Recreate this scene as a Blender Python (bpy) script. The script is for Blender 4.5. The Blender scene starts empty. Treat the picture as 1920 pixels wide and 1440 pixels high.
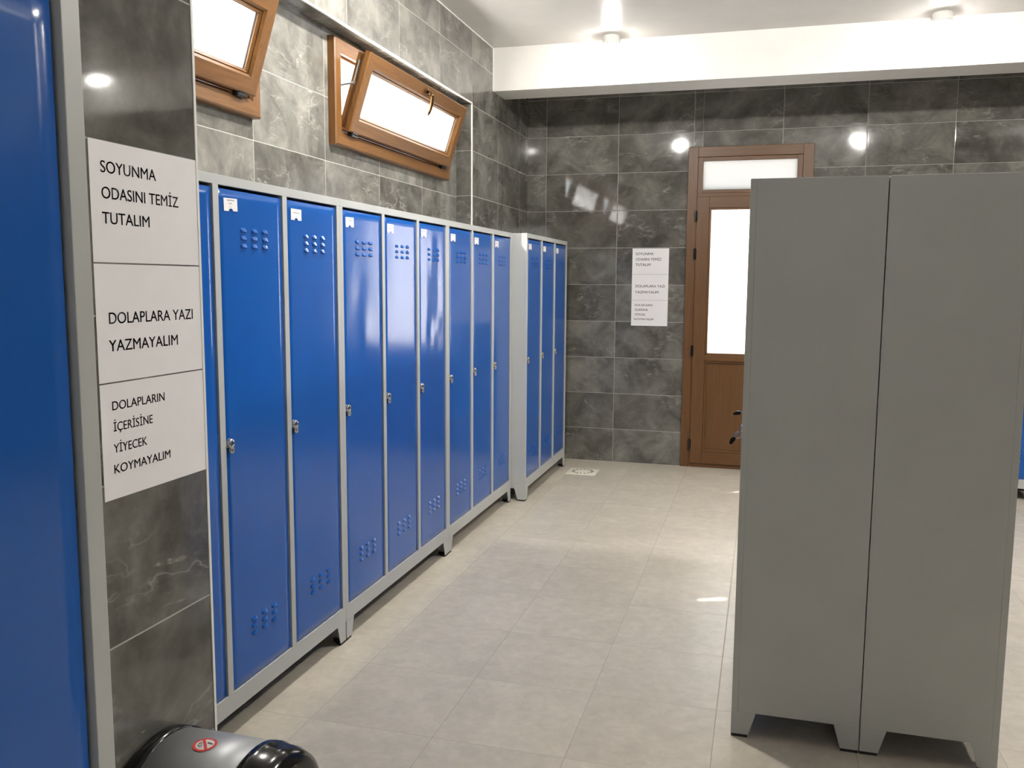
import bpy, bmesh, math, random
from mathutils import Vector, Matrix
from mathutils import noise as mnoise

S = bpy.context.scene
COL = S.collection
random.seed(7)

# ------------------------------------------------------------------ camera
YAW, PITCH, ROLL = 0.2780, 0.1157, 0.0064
CAMX, CAMZ, FPX = 1.6362, 1.5056, 1649.1
cam_data = bpy.data.cameras.new('camera')
cam_data.sensor_fit = 'HORIZONTAL'
cam_data.sensor_width = 36.0
cam_data.lens = FPX * 36.0 / 1920.0
cam_data.clip_start = 0.02
cam = bpy.data.objects.new('camera', cam_data)
COL.objects.link(cam)
fwd = Vector((-math.sin(YAW) * math.cos(PITCH), math.cos(YAW) * math.cos(PITCH), -math.sin(PITCH)))
r0 = Vector((math.cos(YAW), math.sin(YAW), 0))
u0 = r0.cross(fwd)
r1 = r0 * math.cos(ROLL) + u0 * math.sin(ROLL)
u1 = u0 * math.cos(ROLL) - r0 * math.sin(ROLL)
m = Matrix((r1, u1, -fwd)).transposed().to_4x4()
m.translation = Vector((CAMX, 0, CAMZ))
cam.matrix_world = m
S.camera = cam

# ------------------------------------------------------------------ world, sun, exposure
S.view_settings.view_transform = 'Standard'
S.view_settings.look = 'None'
S.view_settings.exposure = 0.14
S.view_settings.gamma = 1.0
S.view_settings.use_curve_mapping = False
world = bpy.data.worlds.new('overcast_sky')
S.world = world
world.use_nodes = True
bg = world.node_tree.nodes['Background']
_nt = world.node_tree
_tc = _nt.nodes.new('ShaderNodeTexCoord')
_sp = _nt.nodes.new('ShaderNodeSeparateXYZ')
_rp = _nt.nodes.new('ShaderNodeValToRGB')
_ma = _nt.nodes.new('ShaderNodeMath')
_ma.operation = 'MULTIPLY_ADD'
_ma.inputs[1].default_value = 0.5
_ma.inputs[2].default_value = 0.5
_nt.links.new(_tc.outputs['Generated'], _sp.inputs[0])
_nt.links.new(_sp.outputs[2], _ma.inputs[0])
_nt.links.new(_ma.outputs[0], _rp.inputs['Fac'])
_rp.color_ramp.elements[0].position = 0.46          # pale sunlit ground outside
_rp.color_ramp.elements[0].color = (1.0, 0.96, 0.90, 1)
_rp.color_ramp.elements[1].position = 0.52          # bright sky
_rp.color_ramp.elements[1].color = (0.29, 0.305, 0.32, 1)
_nt.links.new(_rp.outputs['Color'], bg.inputs['Color'])
bg.inputs['Strength'].default_value = 28.0

sun_data = bpy.data.lights.new('sun', 'SUN')
sun_data.energy = 10.0
sun_data.angle = math.radians(0.53)
sun_data.color = (1.0, 0.94, 0.84)
sun = bpy.data.objects.new('sun', sun_data)
COL.objects.link(sun)
sun.location = (-6, 0, 9)
sun.rotation_euler = Vector((1.846, 0.964, -2.434)).to_track_quat('-Z', 'Y').to_euler()

LAMP_L = 1500.0        # radiance of the lamp diffusers, mid row
LAMP_B = 330.0         # and of the row by the beam
LAMPS = [('near_beam', 0.56, 6.19), ('near_beam', 2.63, 6.19), ('mid', 0.60, 3.68), ('mid', 2.60, 3.66), ('mid', 4.45, 3.6), ('near_beam', 4.7, 6.19)]

# ------------------------------------------------------------------ key dimensions
XP = -0.318      # left wall face (pier and wall above the recess)
XW = -0.429      # recessed window wall
YR = 5.818       # end of the recess
YB = 7.282       # back wall
ZC = 3.18        # ceiling
ZS = 2.703       # recess soffit
XN = 0.52        # near wall block face
YN = 1.573       # near wall block end
TW, TH, TZ = 0.602, 0.302, -0.024


# ------------------------------------------------------------------ mesh helpers
def link(name, bm, mat, parent=None, smooth=False, label=None):
    me = bpy.data.meshes.new(name)
    bm.normal_update()
    bm.to_mesh(me)
    bm.free()
    for mm in (mat if isinstance(mat, (list, tuple)) else [mat]):
        me.materials.append(mm)
    if smooth:
        for p in me.polygons:
            p.use_smooth = True
    o = bpy.data.objects.new(name, me)
    COL.objects.link(o)
    if parent is not None:
        o.parent = parent
    if label:
        o['label'] = label
    return o


def tag(o, label, cat, group=None):
    o['label'] = label
    o['category'] = cat
    if group:
        o['group'] = group
    return o


def thing(name, label, cat, loc=(0, 0, 0), rz=0.0, group=None):
    o = bpy.data.objects.new(name, None)
    o.empty_display_size = 0.1
    COL.objects.link(o)
    o.location = loc
    o.rotation_euler = (0, 0, rz)
    return tag(o, label, cat, group)


def struct(o, label=None):
    o['kind'] = 'structure'
    if label:
        o['label'] = label
    return o


def box(bm, x0, x1, y0, y1, z0, z1, bevel=0.0, mi=0, M=None):
    vs = [bm.verts.new((x, y, z)) for x in (x0, x1) for y in (y0, y1) for z in (z0, z1)]
    q = [(0, 1, 3, 2), (4, 6, 7, 5), (0, 4, 5, 1), (2, 3, 7, 6), (0, 2, 6, 4), (1, 5, 7, 3)]
    fs = []
    for a in q:
        f = bm.faces.new([vs[i] for i in a])
        f.material_index = mi
        fs.append(f)
    if M is not None:
        for v in vs:
            v.co = M @ v.co
    if bevel > 0:
        es = list({e for f in fs for e in f.edges})
        bmesh.ops.bevel(bm, geom=es, offset=bevel, segments=2, profile=0.6, affect='EDGES')
    return fs


def prism(bm, pts, axis, a0, a1, mi=0):
    """polygon pts (2D) extruded along axis between a0 and a1; CCW order irrelevant"""
    def mk(p, a):
        if axis == 'x':
            return (a, p[0], p[1])
        if axis == 'y':
            return (p[0], a, p[1])
        return (p[0], p[1], a)
    A = [bm.verts.new(mk(p, a0)) for p in pts]
    B = [bm.verts.new(mk(p, a1)) for p in pts]
    fs = [bm.faces.new(A), bm.faces.new(B[::-1])]
    n = len(pts)
    for i in range(n):
        fs.append(bm.faces.new((A[i], B[i], B[(i + 1) % n], A[(i + 1) % n])))
    for f in fs:
        f.material_index = mi
    bmesh.ops.recalc_face_normals(bm, faces=fs)
    return fs


def tube(bm, pts, r, n=10, mi=0, taper=None):
    """round tube along points"""
    pts = [Vector(p) for p in pts]
    rings = []
    for i, p in enumerate(pts):
        if i == 0:
            t = pts[1] - pts[0]
        elif i == len(pts) - 1:
            t = pts[-1] - pts[-2]
        else:
            t = pts[i + 1] - pts[i - 1]
        t.normalize()
        ref = Vector((0, 0, 1)) if abs(t.z) < 0.9 else Vector((0, 1, 0))
        a = t.cross(ref).normalized()
        b = t.cross(a)
        rr = r if taper is None else r * taper[i]
        rings.append([bm.verts.new(p + (a * math.cos(2 * math.pi * k / n) + b * math.sin(2 * math.pi * k / n)) * rr) for k in range(n)])
    fs = []
    for i in range(len(rings) - 1):
        for k in range(n):
            fs.append(bm.faces.new((rings[i][k], rings[i][(k + 1) % n], rings[i + 1][(k + 1) % n], rings[i + 1][k])))
    fs.append(bm.faces.new(rings[0][::-1]))
    fs.append(bm.faces.new(rings[-1]))
    for f in fs:
        f.material_index = mi
    bmesh.ops.recalc_face_normals(bm, faces=fs)
    return fs


def lathe(bm, prof, n=32, axis='z', origin=(0, 0, 0), mi=0):
    """prof: list of (radius, height) around an axis"""
    O = Vector(origin)
    rings = []
    for r, h in prof:
        ring = []
        for k in range(n):
            c, s = math.cos(2 * math.pi * k / n), math.sin(2 * math.pi * k / n)
            if axis == 'z':
                v = (r * c, r * s, h)
            elif axis == 'x':
                v = (h, r * c, r * s)
            else:
                v = (r * c, h, r * s)
            ring.append(bm.verts.new(O + Vector(v)))
        rings.append(ring)
    fs = []
    for i in range(len(rings) - 1):
        for k in range(n):
            fs.append(bm.faces.new((rings[i][k], rings[i][(k + 1) % n], rings[i + 1][(k + 1) % n], rings[i + 1][k])))
    fs.append(bm.faces.new(rings[0]))
    fs.append(bm.faces.new(rings[-1]))
    for f in fs:
        f.material_index = mi
    bmesh.ops.recalc_face_normals(bm, faces=fs)
    return fs


# ------------------------------------------------------------------ materials
def new_mat(name):
    m_ = bpy.data.materials.new(name)
    m_.use_nodes = True
    nt = m_.node_tree
    b = nt.nodes['Principled BSDF']
    return m_, nt, b


class N:
    """tiny node-graph helper"""
    def __init__(self, nt):
        self.nt = nt

    def node(self, t, **kw):
        n = self.nt.nodes.new(t)
        for k, v in kw.items():
            setattr(n, k, v)
        return n

    def link(self, a, b):
        self.nt.links.new(a, b)

    def math(self, op, a, b=None, c=None, clamp=False):
        n = self.node('ShaderNodeMath', operation=op)
        n.use_clamp = clamp
        for i, v in enumerate((a, b, c)):
            if v is None:
                continue
            if isinstance(v, (int, float)):
                n.inputs[i].default_value = v
            else:
                self.link(v, n.inputs[i])
        return n.outputs[0]

    def noise(self, vec, scale, detail=4, rough=0.55, dist=0.0):
        n = self.node('ShaderNodeTexNoise')
        n.inputs['Scale'].default_value = scale
        n.inputs['Detail'].default_value = detail
        n.inputs['Roughness'].default_value = rough
        n.inputs['Distortion'].default_value = dist
        self.link(vec, n.inputs['Vector'])
        return n.outputs['Fac']

    def ramp(self, fac, stops):
        n = self.node('ShaderNodeValToRGB')
        el = n.color_ramp.elements
        while len(el) < len(stops):
            el.new(0.5)
        for e, (p, c) in zip(el, stops):
            e.position = p
            e.color = c if len(c) == 4 else (*c, 1)
        self.link(fac, n.inputs['Fac'])
        return n.outputs['Color']

    def mix(self, fac, a, b, mode='MIX'):
        n = self.node('ShaderNodeMix', data_type='RGBA', blend_type=mode)
        for i, v in ((0, fac), (6, a), (7, b)):
            if isinstance(v, (int, float)):
                n.inputs[i].default_value = v
            elif isinstance(v, tuple):
                n.inputs[i].default_value = v if len(v) == 4 else (*v, 1)
            else:
                self.link(v, n.inputs[i])
        return n.outputs[2]

    def bump(self, h, strength, dist=0.002, normal=None):
        n = self.node('ShaderNodeBump')
        n.inputs['Strength'].default_value = strength
        n.inputs['Distance'].default_value = dist
        self.link(h, n.inputs['Height'])
        if normal is not None:
            self.link(normal, n.inputs['Normal'])
        return n.outputs['Normal']


def tile_material(name, tw, th, base, rough, grout, grout_w, vein, tone=0.10, soft=0.35, scale=1.0):
    """rectangular tiles laid on UVs in metres"""
    m_, nt, b = new_mat(name)
    g = N(nt)
    uv = g.node('ShaderNodeUVMap')
    uv.uv_map = 'UVMap'
    sep = g.node('ShaderNodeSeparateXYZ')
    g.link(uv.outputs[0], sep.inputs[0])
    u = g.math('DIVIDE', sep.outputs[0], tw)
    v = g.math('DIVIDE', sep.outputs[1], th)
    iu, iv = g.math('FLOOR', u), g.math('FLOOR', v)
    fu, fv = g.math('FRACT', u), g.math('FRACT', v)
    du = g.math('MULTIPLY', g.math('MINIMUM', fu, g.math('SUBTRACT', 1.0, fu)), tw)
    dv = g.math('MULTIPLY', g.math('MINIMUM', fv, g.math('SUBTRACT', 1.0, fv)), th)
    d = g.math('MINIMUM', du, dv)
    joint = g.math('LESS_THAN', d, grout_w * 0.5)
    comb = g.node('ShaderNodeCombineXYZ')
    g.link(iu, comb.inputs[0])
    g.link(iv, comb.inputs[1])
    wn = g.node('ShaderNodeTexWhiteNoise', noise_dimensions='2D')
    g.link(comb.outputs[0], wn.inputs['Vector'])
    # vein coordinates: UV plus a different offset for every tile
    off = g.node('ShaderNodeVectorMath', operation='SCALE')
    g.link(wn.outputs['Color'], off.inputs[0])
    off.inputs['Scale'].default_value = 37.0
    add = g.node('ShaderNodeVectorMath', operation='ADD')
    g.link(uv.outputs[0], add.inputs[0])
    g.link(off.outputs[0], add.inputs[1])
    p = add.outputs[0]
    cloud = g.noise(p, 4.6 * scale, 8, 0.62, 0.5)
    fine = g.noise(p, 26 * scale, 6, 0.65, 0.3)
    lo = tuple(c * (1 - soft) for c in base)
    hi = tuple(min(1, c * (1 + soft)) for c in base)
    col = g.ramp(cloud, [(0.36, lo), (0.52, base), (0.66, hi)])
    f2 = g.math('SUBTRACT', fine, 0.5)
    bri = g.node('ShaderNodeHueSaturation')
    tv = g.math('MULTIPLY_ADD', g.math('SUBTRACT', wn.outputs['Value'], 0.5), tone * 2, 1.0)
    tv = g.math('ADD', tv, g.math('MULTIPLY', f2, 0.5))
    g.link(tv, bri.inputs['Value'])
    g.link(col, bri.inputs['Color'])
    col = bri.outputs['Color']
    if vein:
        rot = g.node('ShaderNodeMapping')
        rot.inputs['Rotation'].default_value = (0, 0, 0.9)
        rot.inputs['Scale'].default_value = (1.0, 2.6, 1.0)
        g.link(p, rot.inputs['Vector'])
        big = g.noise(rot.outputs[0], 2.3 * scale, 4, 0.62, 0.25)
        line = g.math('ABSOLUTE', g.math('SUBTRACT', big, 0.47))
        mask = g.noise(p, 5.0 * scale, 3, 0.5)
        lv = g.ramp(line, [(0.0, (1, 1, 1)), (0.004, (0.30, 0.30, 0.30)), (0.020, (0, 0, 0))])
        mv = g.ramp(mask, [(0.50, (0, 0, 0)), (0.64, (1, 1, 1))])
        lm = g.mix(1.0, lv, mv, 'MULTIPLY')
        patch = g.ramp(g.noise(rot.outputs[0], 7.0 * scale, 8, 0.72, 0.5), [(0.54, (0, 0, 0)), (0.72, (0.65, 0.65, 0.65))])
        lm = g.mix(1.0, lm, g.mix(1.0, patch, mv, 'MULTIPLY'), 'ADD')
        fac = g.math('MULTIPLY', lm, vein)
        col = g.mix(fac, col, tuple(min(1, c * 2.7) for c in base))
    col = g.mix(joint, col, grout)
    g.link(col, b.inputs['Base Color'])
    rg = g.math('MULTIPLY_ADD', cloud, 0.10, rough - 0.05)
    rg = g.math('MAXIMUM', rg, g.math('MULTIPLY', joint, 0.8))
    g.link(rg, b.inputs['Roughness'])
    ed = g.math('MULTIPLY', g.math('MINIMUM', d, grout_w * 1.2), 1.0 / (grout_w * 1.2))
    hh = g.math('ADD', ed, g.math('MULTIPLY', cloud, 0.15))
    g.link(g.bump(hh, 0.35, 0.0015), b.inputs['Normal'])
    return m_


def paint(name, col, rough=0.45, bump=0.0, bscale=220, metal=0.0, spec=0.5, blotch=0.0, coat=0.0):
    m_, nt, b = new_mat(name)
    g = N(nt)
    tc = g.node('ShaderNodeTexCoord')
    b.inputs['Metallic'].default_value = metal
    b.inputs['Roughness'].default_value = rough
    b.inputs['Specular IOR Level'].default_value = spec
    b.inputs['Coat Weight'].default_value = coat
    n1 = g.noise(tc.outputs['Object'], 5.0, 4, 0.6)
    k = max(blotch, 0.03)
    c = g.ramp(n1, [(0.3, tuple(x * (1 - k) for x in col)), (0.7, tuple(min(1, x * (1 + k)) for x in col))])
    g.link(c, b.inputs['Base Color'])
    if bump:
        n2 = g.noise(tc.outputs['Object'], bscale, 3, 0.6)
        g.link(g.bump(n2, bump, 0.001), b.inputs['Normal'])
    return m_


def wood(name, c0, c1, axis):
    m_, nt, b = new_mat(name)
    g = N(nt)
    tc = g.node('ShaderNodeTexCoord')
    mp = g.node('ShaderNodeMapping')
    sc = [38, 38, 38]
    sc['xyz'.index(axis)] = 1.6
    mp.inputs['Scale'].default_value = sc
    g.link(tc.outputs['Object'], mp.inputs['Vector'])
    n1 = g.noise(mp.outputs[0], 2.2, 7, 0.68, 0.8)
    c = g.ramp(n1, [(0.30, c0), (0.62, c1), (0.8, tuple(x * 0.85 for x in c1))])
    g.link(c, b.inputs['Base Color'])
    b.inputs['Roughness'].default_value = 0.38
    g.link(g.bump(n1, 0.12, 0.001), b.inputs['Normal'])
    return m_


M = {}
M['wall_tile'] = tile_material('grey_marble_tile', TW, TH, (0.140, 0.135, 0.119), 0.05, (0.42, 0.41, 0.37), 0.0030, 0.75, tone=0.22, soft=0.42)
M['recess_tile_lit'] = tile_material('grey_marble_tile_lit', 0.625, TH, (0.185, 0.179, 0.160), 0.11, (0.45, 0.44, 0.40), 0.0032, 0.75, tone=0.22, soft=0.42)  # same marble as the other walls, lightened for the stronger light here
M['floor_tile'] = tile_material('beige_floor_tile', 0.449, 0.4645, (0.54, 0.49, 0.405), 0.33, (0.40, 0.365, 0.30), 0.0022, 0.0, tone=0.025, soft=0.08, scale=0.8)
M['ceiling'] = paint('ceiling_paint', (0.80, 0.775, 0.745), 0.30, 0.02, 90)
M['beam'] = paint('beam_paint', (0.82, 0.80, 0.76), 0.45, 0.05, 120)
M['trim'] = paint('white_trim', (0.85, 0.84, 0.80), 0.35)
M['grey'] = paint('locker_grey_paint', (0.455, 0.466, 0.452), 0.42, 0.10, 420)
M['underside_shade'] = paint('shaded_underside', (0.03, 0.03, 0.03), 0.6)  # locker bottoms coloured dark to deepen the shade beneath them
M['blue'] = paint('locker_blue_paint', (0.009, 0.092, 0.38), 0.15, 0.035, 300, spec=0.42, blotch=0.04)
M['chrome'] = paint('chrome', (0.58, 0.58, 0.58), 0.07, metal=1.0)
M['steel'] = paint('grey_steel', (0.50, 0.50, 0.50), 0.3, metal=1.0)
M['black'] = paint('black_plastic', (0.012, 0.012, 0.012), 0.18)
M['rubber'] = paint('black_rubber', (0.02, 0.018, 0.015), 0.7)
M['bronze'] = paint('bronze_metal', (0.13, 0.070, 0.028), 0.30, metal=1.0)
M['silver'] = paint('silver_plastic', (0.27, 0.275, 0.28), 0.42, 0.05, 500, metal=0.35)
M['binblack'] = paint('bin_gloss_black', (0.006, 0.006, 0.006), 0.13, spec=0.3)
M['paper'] = paint('white_paper', (0.86, 0.84, 0.84), 0.6)
M['ink'] = paint('dark_ink', (0.030, 0.027, 0.027), 0.6)
M['greyink'] = paint('faint_ink', (0.28, 0.27, 0.26), 0.6)
M['cream'] = paint('cream_plastic', (0.78, 0.74, 0.62), 0.4, blotch=0.08)
M['slot_shade'] = paint('drain_slot_shade', (0.10, 0.09, 0.07), 0.8)  # dark colour for the shade inside the drain slots
M['red'] = paint('sticker_red', (0.55, 0.035, 0.03), 0.35)
M['stickerwhite'] = paint('sticker_white', (0.62, 0.60, 0.58), 0.35)
M['wood_y'] = wood('golden_oak_long', (0.105, 0.043, 0.010), (0.185, 0.082, 0.020), 'y')
M['wood_z'] = wood('golden_oak_upright', (0.105, 0.043, 0.010), (0.185, 0.082, 0.020), 'z')
M['door_z'] = wood('brown_oak_upright', (0.088, 0.037, 0.009), (0.140, 0.062, 0.017), 'z')
M['door_x'] = wood('brown_oak_cross', (0.088, 0.037, 0.009), (0.140, 0.062, 0.017), 'x')


def frosted(name, trans=0.95):
    m_, nt, b = new_mat(name)
    out = nt.nodes['Material Output']
    nt.nodes.remove(b)
    g = N(nt)
    tr = g.node('ShaderNodeBsdfTranslucent')
    tr.inputs['Color'].default_value = (trans, trans, trans * 0.99, 1)
    gl = g.node('ShaderNodeBsdfGlossy')
    gl.inputs['Roughness'].default_value = 0.15
    mx = g.node('ShaderNodeMixShader')
    mx.inputs[0].default_value = 0.05
    g.link(tr.outputs[0], mx.inputs[1])
    g.link(gl.outputs[0], mx.inputs[2])
    g.link(mx.outputs[0], out.inputs['Surface'])
    return m_


M['frost'] = frosted('frosted_glass')
M['frost_fill'] = frosted('fill_window_glass', 0.36)  # glass of the added window, dimmed to set the fill level
M['frost_door'] = frosted('dimmed_door_glass', 0.58)  # weaker daylight behind the door put into the glass colour
M['frost_transom'] = frosted('dimmed_transom_glass', 0.24)  # darker again, for the still fainter daylight in the transom


def lens_mat(name, power):
    m_, nt, b = new_mat(name)
    b.inputs['Base Color'].default_value = (0.9, 0.9, 0.88, 1)
    b.inputs['Emission Color'].default_value = (1.0, 0.965, 0.91, 1)
    b.inputs['Emission Strength'].default_value = power
    return m_


M['lens'] = {'mid': lens_mat('lamp_diffuser', LAMP_L), 'near_beam': lens_mat('lamp_diffuser_beam', LAMP_B)}


# ------------------------------------------------------------------ room shell
def quad_uv(bm, pts, uvs, mi=0):
    vs = [bm.verts.new(p) for p in pts]
    f = bm.faces.new(vs)
    f.material_index = mi
    lay = bm.loops.layers.uv.get('UVMap') or bm.loops.layers.uv.new('UVMap')
    for lp, q in zip(f.loops, uvs):
        lp[lay].uv = q
    return f


def face_x(bm, x, y0, y1, z0, z1, uoff, voff=TZ, mi=0, flip=False):
    p = [(x, y0, z0), (x, y1, z0), (x, y1, z1), (x, y0, z1)]
    q = [(y - uoff, z - voff) for _, y, z in p]
    if flip:
        p, q = p[::-1], q[::-1]
    return quad_uv(bm, p, q, mi)


def face_y(bm, y, x0, x1, z0, z1, uoff, voff=TZ, mi=0, flip=False):
    p = [(x0, y, z0), (x1, y, z0), (x1, y, z1), (x0, y, z1)]
    q = [(x - uoff, z - voff) for x, _, z in p]
    if flip:
        p, q = p[::-1], q[::-1]
    return quad_uv(bm, p, q, mi)


def face_z(bm, z, x0, x1, y0, y1, uoff, voff, mi=0, flip=False):
    p = [(x0, y0, z), (x1, y0, z), (x1, y1, z), (x0, y1, z)]
    q = [(x - uoff, y - voff) for x, y, _ in p]
    if flip:
        p, q = p[::-1], q[::-1]
    return quad_uv(bm, p, q, mi)


XR, YF = 5.6, -2.4
bm = bmesh.new()
face_z(bm, 0.0, -0.6, XR, YF, YB + 0.1, 0.18, 2.59)
struct(link('floor', bm, M['floor_tile']), 'pale beige square floor tiles')

bm = bmesh.new()
box(bm, -0.6, XR + 0.1, YF - 0.1, YB + 0.1, ZC, ZC + 0.1)
struct(link('ceiling', bm, M['ceiling']), 'white painted ceiling')

bm = bmesh.new()
box(bm, XP, XR, 6.291, 6.593, 2.877, ZC)
struct(link('trim_1', bm, M['beam']), 'white ceiling beam crossing the room')

# left wall: pier, band above the recess, soffit, return, window wall with two openings
W1 = (1.70, 3.30)        # fixed frame spans along y
W2 = (3.965, 5.565)
WZ = (2.165, 2.675)
bm = bmesh.new()
face_x(bm, XP, YR, YB, 0, ZC, YR + 0.006)                      # far pier
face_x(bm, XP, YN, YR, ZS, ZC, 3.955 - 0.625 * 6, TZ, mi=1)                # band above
quad_uv(bm, [(XW, YN, ZS), (XW, YR, ZS), (XP, YR, ZS), (XP, YN, ZS)], [(0.2, 0.1), (4.4, 0.1), (4.4, 0.2), (0.2, 0.2)])
quad_uv(bm, [(XW, YR, 0), (XP, YR, 0), (XP, YR, ZS), (XW, YR, ZS)], [(0.1, -TZ), (0.21, -TZ), (0.21, ZS - TZ), (0.1, ZS - TZ)])
a = 0.045                # opening inset inside the fixed frame
ys = [YN - 2.0, W1[0] + a, W1[1] - a, W2[0] + a, W2[1] - a, YR]
zs = [0, WZ[0] + a, WZ[1] - a, ZS]
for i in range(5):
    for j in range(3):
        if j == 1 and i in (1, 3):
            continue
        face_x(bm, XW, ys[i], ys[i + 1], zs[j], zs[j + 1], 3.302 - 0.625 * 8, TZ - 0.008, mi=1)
for w in (W1, W2):       # thin reveals of the openings
    y0, y1, z0, z1 = w[0] + a, w[1] - a, WZ[0] + a, WZ[1] - a
    xo = XW - 0.03
    for p in ([(XW, y0, z0), (XW, y1, z0), (xo, y1, z0), (xo, y0, z0)], [(XW, y0, z1), (xo, y0, z1), (xo, y1, z1), (XW, y1, z1)],
              [(XW, y0, z0), (xo, y0, z0), (xo, y0, z1), (XW, y0, z1)], [(XW, y1, z0), (XW, y1, z1), (xo, y1, z1), (xo, y1, z0)]):
        quad_uv(bm, p, [(0.1, 0.1)] * 4)
struct(link('wall_left', bm, [M['wall_tile'], M['recess_tile_lit']]), 'glossy dark grey marble tiles')

# near wall block carrying the three notices
bm = bmesh.new()
face_x(bm, XN, YF, YN, 0, ZC, YN - 0.602 * 8 + 0.001, 0.838 - 0.302 * 4)
face_y(bm, YN, XW, XN, 0, ZC, XN - 0.602 * 3 - 0.001, 0.838 - 0.302 * 4, flip=True)
struct(link('wall_near', bm, M['wall_tile']), 'end of a grey tiled wall')

# back wall with a door opening
DX0, DX1, DZ1 = 1.040, 1.935, 2.550
bm = bmesh.new()
R = 0.602 / 0.607
face_y(bm, YB, XP, DX0, 0, ZC, 0.447)
face_y(bm, YB, DX0, 1.055, DZ1, ZC, 0.447)
quad_uv(bm, [(1.055, YB, DZ1), (1.118, YB, DZ1), (1.118, YB, ZC), (1.055, YB, ZC)], [(0.603, DZ1 - TZ), (0.666, DZ1 - TZ), (0.666, ZC - TZ), (0.603, ZC - TZ)])
quad_uv(bm, [(1.118, YB, DZ1), (DX1, YB, DZ1), (DX1, YB, ZC), (1.118, YB, ZC)], [(0.0, DZ1 - TZ), ((DX1 - 1.118) * R, DZ1 - TZ), ((DX1 - 1.118) * R, ZC - TZ), (0.0, ZC - TZ)])
quad_uv(bm, [(DX1, YB, 0), (XR, YB, 0), (XR, YB, ZC), (DX1, YB, ZC)], [((DX1 - 1.118) * R, -TZ), ((XR - 1.118) * R, -TZ), ((XR - 1.118) * R, ZC - TZ), ((DX1 - 1.118) * R, ZC - TZ)])
for p in ([(DX0, YB, 0), (DX0, YB + 0.08, 0), (DX0, YB + 0.08, DZ1), (DX0, YB, DZ1)], [(DX1, YB, 0), (DX1, YB, DZ1), (DX1, YB + 0.08, DZ1), (DX1, YB + 0.08, 0)],
          [(DX0, YB, DZ1), (DX0, YB + 0.08, DZ1), (DX1, YB + 0.08, DZ1), (DX1, YB, DZ1)]):
    quad_uv(bm, p, [(0.1, 0.1)] * 4)
struct(link('wall_back', bm, M['wall_tile']), 'dark grey marble tiled end wall')

bm = bmesh.new()
face_x(bm, XR, YF, YB, 0, ZC, 0.1, flip=True)
struct(link('wall_right', bm, M['wall_tile']))
bm = bmesh.new()
WX0, WX1, WB0, WB1 = 1.75, 3.55, 1.98, 2.62          # unseen window added behind the camera as fill light
for x0, x1, z0, z1 in ((-0.6, WX0, 0, ZC), (WX1, XR, 0, ZC), (WX0, WX1, 0, WB0), (WX0, WX1, WB1, ZC)):
    face_y(bm, YF, x0, x1, z0, z1, 0.1, flip=True)
struct(link('wall_front', bm, M['wall_tile']))

# white tile edge strips
for i, (x0, x1, y0, y1, z0, z1) in enumerate([
        (XN - 0.006, XN + 0.002, YN - 0.004, YN + 0.003, 0, ZC),
        (XP - 0.006, XP + 0.003, YR - 0.004, YR + 0.006, 0, ZS + 0.004),
        (XP - 0.006, XP + 0.003, YN, YR - 0.004, ZS - 0.004, ZS + 0.006),
        (XP, XP + 0.004, YN, 6.291, ZC - 0.006, ZC),
        (XP, XP + 0.004, 6.286, 6.291, 2.878, ZC - 0.006)]):
    bm = bmesh.new()
    box(bm, x0, x1, y0, y1, z0, z1)
    struct(link('trim_%d' % (i + 2), bm, M['trim']), 'thin white edge strip')


# ------------------------------------------------------------------ hinged frames (mitred bars)
def mitred(bm, a0, a1, b0, b1, w, d0, d1, to3, mi_h=0, mi_v=1, prof=0.0):
    """rectangular frame in (a,b), bar width w, depth d0..d1 (front); to3 maps (a,b,d)"""
    oc = [(a0, b0), (a1, b0), (a1, b1), (a0, b1)]
    ic = [(a0 + w, b0 + w), (a1 - w, b0 + w), (a1 - w, b1 - w), (a0 + w, b1 - w)]
    e = prof
    fc_o = [(a0 + e, b0 + e), (a1 - e, b0 + e), (a1 - e, b1 - e), (a0 + e, b1 - e)]
    fc_i = [(a0 + w - 1.6 * e, b0 + w - 1.6 * e), (a1 - w + 1.6 * e, b0 + w - 1.6 * e), (a1 - w + 1.6 * e, b1 - w + 1.6 * e), (a0 + w - 1.6 * e, b1 - w + 1.6 * e)]
    loops = [([(p, d0) for p in oc]), ([(p, d1 - e) for p in oc]), ([(p, d1) for p in fc_o]), ([(p, d1) for p in fc_i]), ([(p, d1 - 1.6 * e) for p in ic]), ([(p, d0) for p in ic])]
    fs = []
    for i in range(4):                       # one bar per side, own vertices so that the mitre stays crisp
        j = (i + 1) % 4
        A = [bm.verts.new(to3(L[i][0][0], L[i][0][1], L[i][1])) for L in loops]
        B = [bm.verts.new(to3(L[j][0][0], L[j][0][1], L[j][1])) for L in loops]
        n = len(A)
        for k in range(n):
            fs.append(bm.faces.new((A[k], B[k], B[(k + 1) % n], A[(k + 1) % n])))
            fs[-1].material_index = mi_h if i in (0, 2) else mi_v
    bmesh.ops.recalc_face_normals(bm, faces=fs)


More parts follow.
